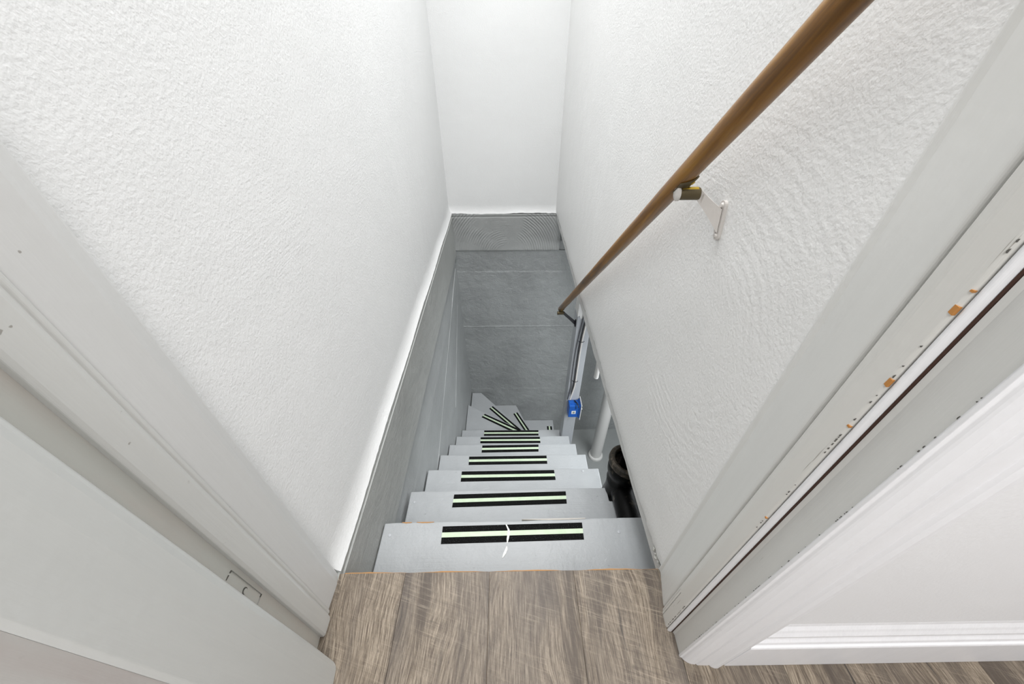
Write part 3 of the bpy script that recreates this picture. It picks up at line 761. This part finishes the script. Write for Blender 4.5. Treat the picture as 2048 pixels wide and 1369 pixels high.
cpart('sweep', tube(smooth_path([(0.486, 0.905, -0.62), (0.484, 0.880, -0.53), (0.480, 0.83, -0.455), (0.474, 0.75, -0.425), (0.470, 0.60, -0.420), (0.470, 0.30, -0.415)], 5), [0.056] * 6 + [0.053] * 4 + [0.050] * 4 + [0.0475] * 12, 32), IRON, smooth=True)
cpart('bolt', tube([(0.54, 0.80, -0.345), (0.548, 0.785, -0.345)], 0.007, 8), RUST, smooth=True)

# ------------------------------------------------------------------ handrail
hr = empty('handrail', (0.32, 1.2, 0.4)); hmx = Matrix.Translation((-0.32, -1.2, -0.4))
tag(hr, 'round varnished oak handrail sloping down the right-hand white wall', 'handrail')
RA = Vector((0.302, 0.441, 1.0765)); RB = Vector((0.337, 1.99, -0.298)); RD = (RB - RA).normalized()
start = RA - RD * 0.20
# rail mesh built along its own axis so the grain follows it
bm = bmesh.new(); Ln = (RB - start).length; NR = 60; rings = []; n_ = 28; rr = 0.0168
for i in range(NR + 1):
    z = Ln * i / NR; r_ = rr * (1 + 0.012 * math.sin(i * .9))
    if i == NR: r_ = rr * 0.82
    zz = z if i < NR else z
    if i == NR - 1: zz = Ln - 0.004
    rings.append([bm.verts.new((r_ * math.cos(2 * math.pi * k / n_), r_ * math.sin(2 * math.pi * k / n_), zz)) for k in range(n_)])
for a, b_ in zip(rings, rings[1:]):
    for k in range(n_): bm.faces.new((a[k], a[(k + 1) % n_], b_[(k + 1) % n_], b_[k]))
bm.faces.new(rings[0][::-1]); bm.faces.new(rings[-1])
rail = link('rail', bm, OAK, hr, smooth=True)
q_ = RD.to_track_quat('Z', 'X'); rail.rotation_euler = q_.to_euler(); rail.location = start - Vector((0.32, 1.2, 0.4))

def plate_poly(bm, P, nrm, th, mi=0):
    nv = Vector(nrm).normalized() * th
    A_ = [bm.verts.new(Vector(p)) for p in P]; B_ = [bm.verts.new(Vector(p) + nv) for p in P]
    bm.faces.new(A_); bm.faces.new(B_[::-1])
    for i in range(len(P)): bm.faces.new((A_[i], B_[i], B_[(i + 1) % len(P)], A_[(i + 1) % len(P)]))

def bracket(s, barrel_off, wall_x, foot_hi, foot_lo, painted=True, sc=1.0):
    """s = distance of the saddle along the rail"""
    ax = RA + RD * s
    side = Vector((1, 0, 0)); nrm = RD.cross(side).normalized()
    if nrm.z > 0: nrm = -nrm            # underside of the rail
    if painted: nrm = (nrm * math.cos(0.6) + side * math.sin(0.6)).normalized(); sd = nrm.cross(RD).normalized(); sd = sd if sd.x > 0 else -sd
    else: sd = side
    root = empty('bracket', ax - Vector((0.32, 1.2, 0.4))); root.parent = hr
    mx = Matrix.Translation(-ax)
    def kp(nm, bm, m, smooth=False, label=None):
        bm.transform(mx); return link(nm, bm, m, root, smooth=smooth, label=label)
    # curved saddle plate hugging the underside
    bm = bmesh.new(); grid = []
    for i in range(9):
        u = -0.036 + 0.060 * i / 8; w = 1.15 if 1 < i < 7 else (0.8 if i in (1, 7) else 0.4)
        row_ = []
        for k in range(9):
            a = w * (-1 + 2 * k / 8)
            for rad in (0.0172, 0.0196): row_.append(ax + RD * u * sc + (nrm * math.cos(a) + sd * math.sin(a)) * rad)
        grid.append([bm.verts.new(p) for p in row_])
    for g0, g1 in zip(grid, grid[1:]):
        for k in range(8):
            bm.faces.new((g0[2 * k], g0[2 * k + 2], g1[2 * k + 2], g1[2 * k])); bm.faces.new((g0[2 * k + 1], g1[2 * k + 1], g1[2 * k + 3], g0[2 * k + 3]))
        bm.faces.new((g0[0], g1[0], g1[1], g0[1])); bm.faces.new((g0[16], g0[17], g1[17], g1[16]))
    for g in (grid[0], grid[-1]):
        for k in range(8): bm.faces.new((g[2 * k], g[2 * k + 1], g[2 * k + 3], g[2 * k + 2]))
    kp('saddle', bm, BRONZE, True)
    for u in (-0.024, 0.014):
        c_ = ax + RD * u * sc + nrm * 0.0190
        kp('screw_head', tube([c_, c_ + nrm * 0.0018], [0.0042, 0.003], 12), BRASS, True)
    # barrel under the saddle, axis across the stair
    bc = ax + nrm * 0.0285
    kp('barrel', tube([bc - side * 0.020, bc + side * 0.016], 0.0108, 24), BRONZE, True)
    kp('barrel_band', tube([bc + nrm * -0.0040 - RD * 0.0034 - side * 0.0150, bc + nrm * -0.0040 - RD * 0.0034 + side * 0.0145], 0.0070, 20), BRASS if painted else BRONZE, True, 'worn bright brass strip' if painted else None)
    kp('end_disc', tube([bc - side * 0.0250, bc - side * 0.0235, bc - side * 0.0200], [0.0100, 0.0125, 0.0125], 24), STEELP if painted else BRONZE, True)
    # arm: flared web to the wall plate
    hi, lo = Vector(foot_hi), Vector(foot_lo); mid = (hi + lo) / 2; a0 = bc + side * 0.016
    dv = (hi - lo).normalized()
    w0 = 0.012
    def lerp(a, b_, t): return a * (1 - t) + b_ * t
    up_e, lo_e = [], []
    for i in range(9):
        t = i / 8; f = t ** 1.7
        cpt = lerp(a0, mid - side * 0.004, t); half = w0 * (1 - f) + (hi - lo).length * 0.42 * f
        ax_up = dv.lerp(dv, t)
        up_e.append(cpt + ax_up * half * (0.9 if i else 1)); lo_e.append(cpt - ax_up * half)
    bm = bmesh.new(); nv = ((mid - a0).cross(dv)).normalized()
    for e0, e1, f0, f1 in zip(up_e, up_e[1:], lo_e, lo_e[1:]):
        P = [e0, e1, f1, f0]
        A_ = [p - nv * 0.0042 for p in P]; plate_poly(bm, A_, nv, 0.0084)
    bmesh.ops.remove_doubles(bm, verts=bm.verts, dist=1e-5)
    kp('arm', bm, STEELP if painted else BLK)
    # wall plate, rounded ends
    bm = bmesh.new(); P = []
    wv = dv.cross(side).normalized()
    for (c_, sg) in ((hi, 1), (lo, -1)):
        for k in range(9):
            a = math.pi * k / 8
            P.append(Vector(c_) + wv * 0.0082 * math.cos(a) * sg + dv * 0.0082 * math.sin(a) * sg)
    P = [p - side * 0.005 for p in P]
    plate_poly(bm, P, side, 0.0055)
    wp_ = kp('wall_plate', bm, STEELP if painted else BLK)
    for p in (hi, lo):
        kp('mounting_screw', tube([p - side * 0.005, p - side * 0.008], [0.005, 0.0035], 12), STEELP if painted else BLK, True)
    return root
def s_at(y): return (y - RA.y) / RD.y
b1 = bracket(s_at(0.690), 0, XR, (0.3796, 0.648, 0.826), (0.3796, 0.636, 0.776))
b1['label'] = 'upper bracket with white-painted arm and bronze saddle'
b2 = bracket((RB - RA).length - 0.030, 0, 0.449, (0.4485, 2.000, -0.395), (0.4485, 1.995, -0.435), False)
b2['label'] = 'dark lower bracket fixed to the post'
# patch of rust where the lower bracket meets the post
# scattering of surface screws in the wall: small painted knob under the upper bracket
kn = link('wall_screw', tube([(0.3785, 0.640, 0.7835), (0.3725, 0.640, 0.7835)], [0.0055, 0.004], 12), STEELP, smooth=True)
tag(kn, 'tiny painted screw sticking out of the wall beside the bracket foot', 'screw')
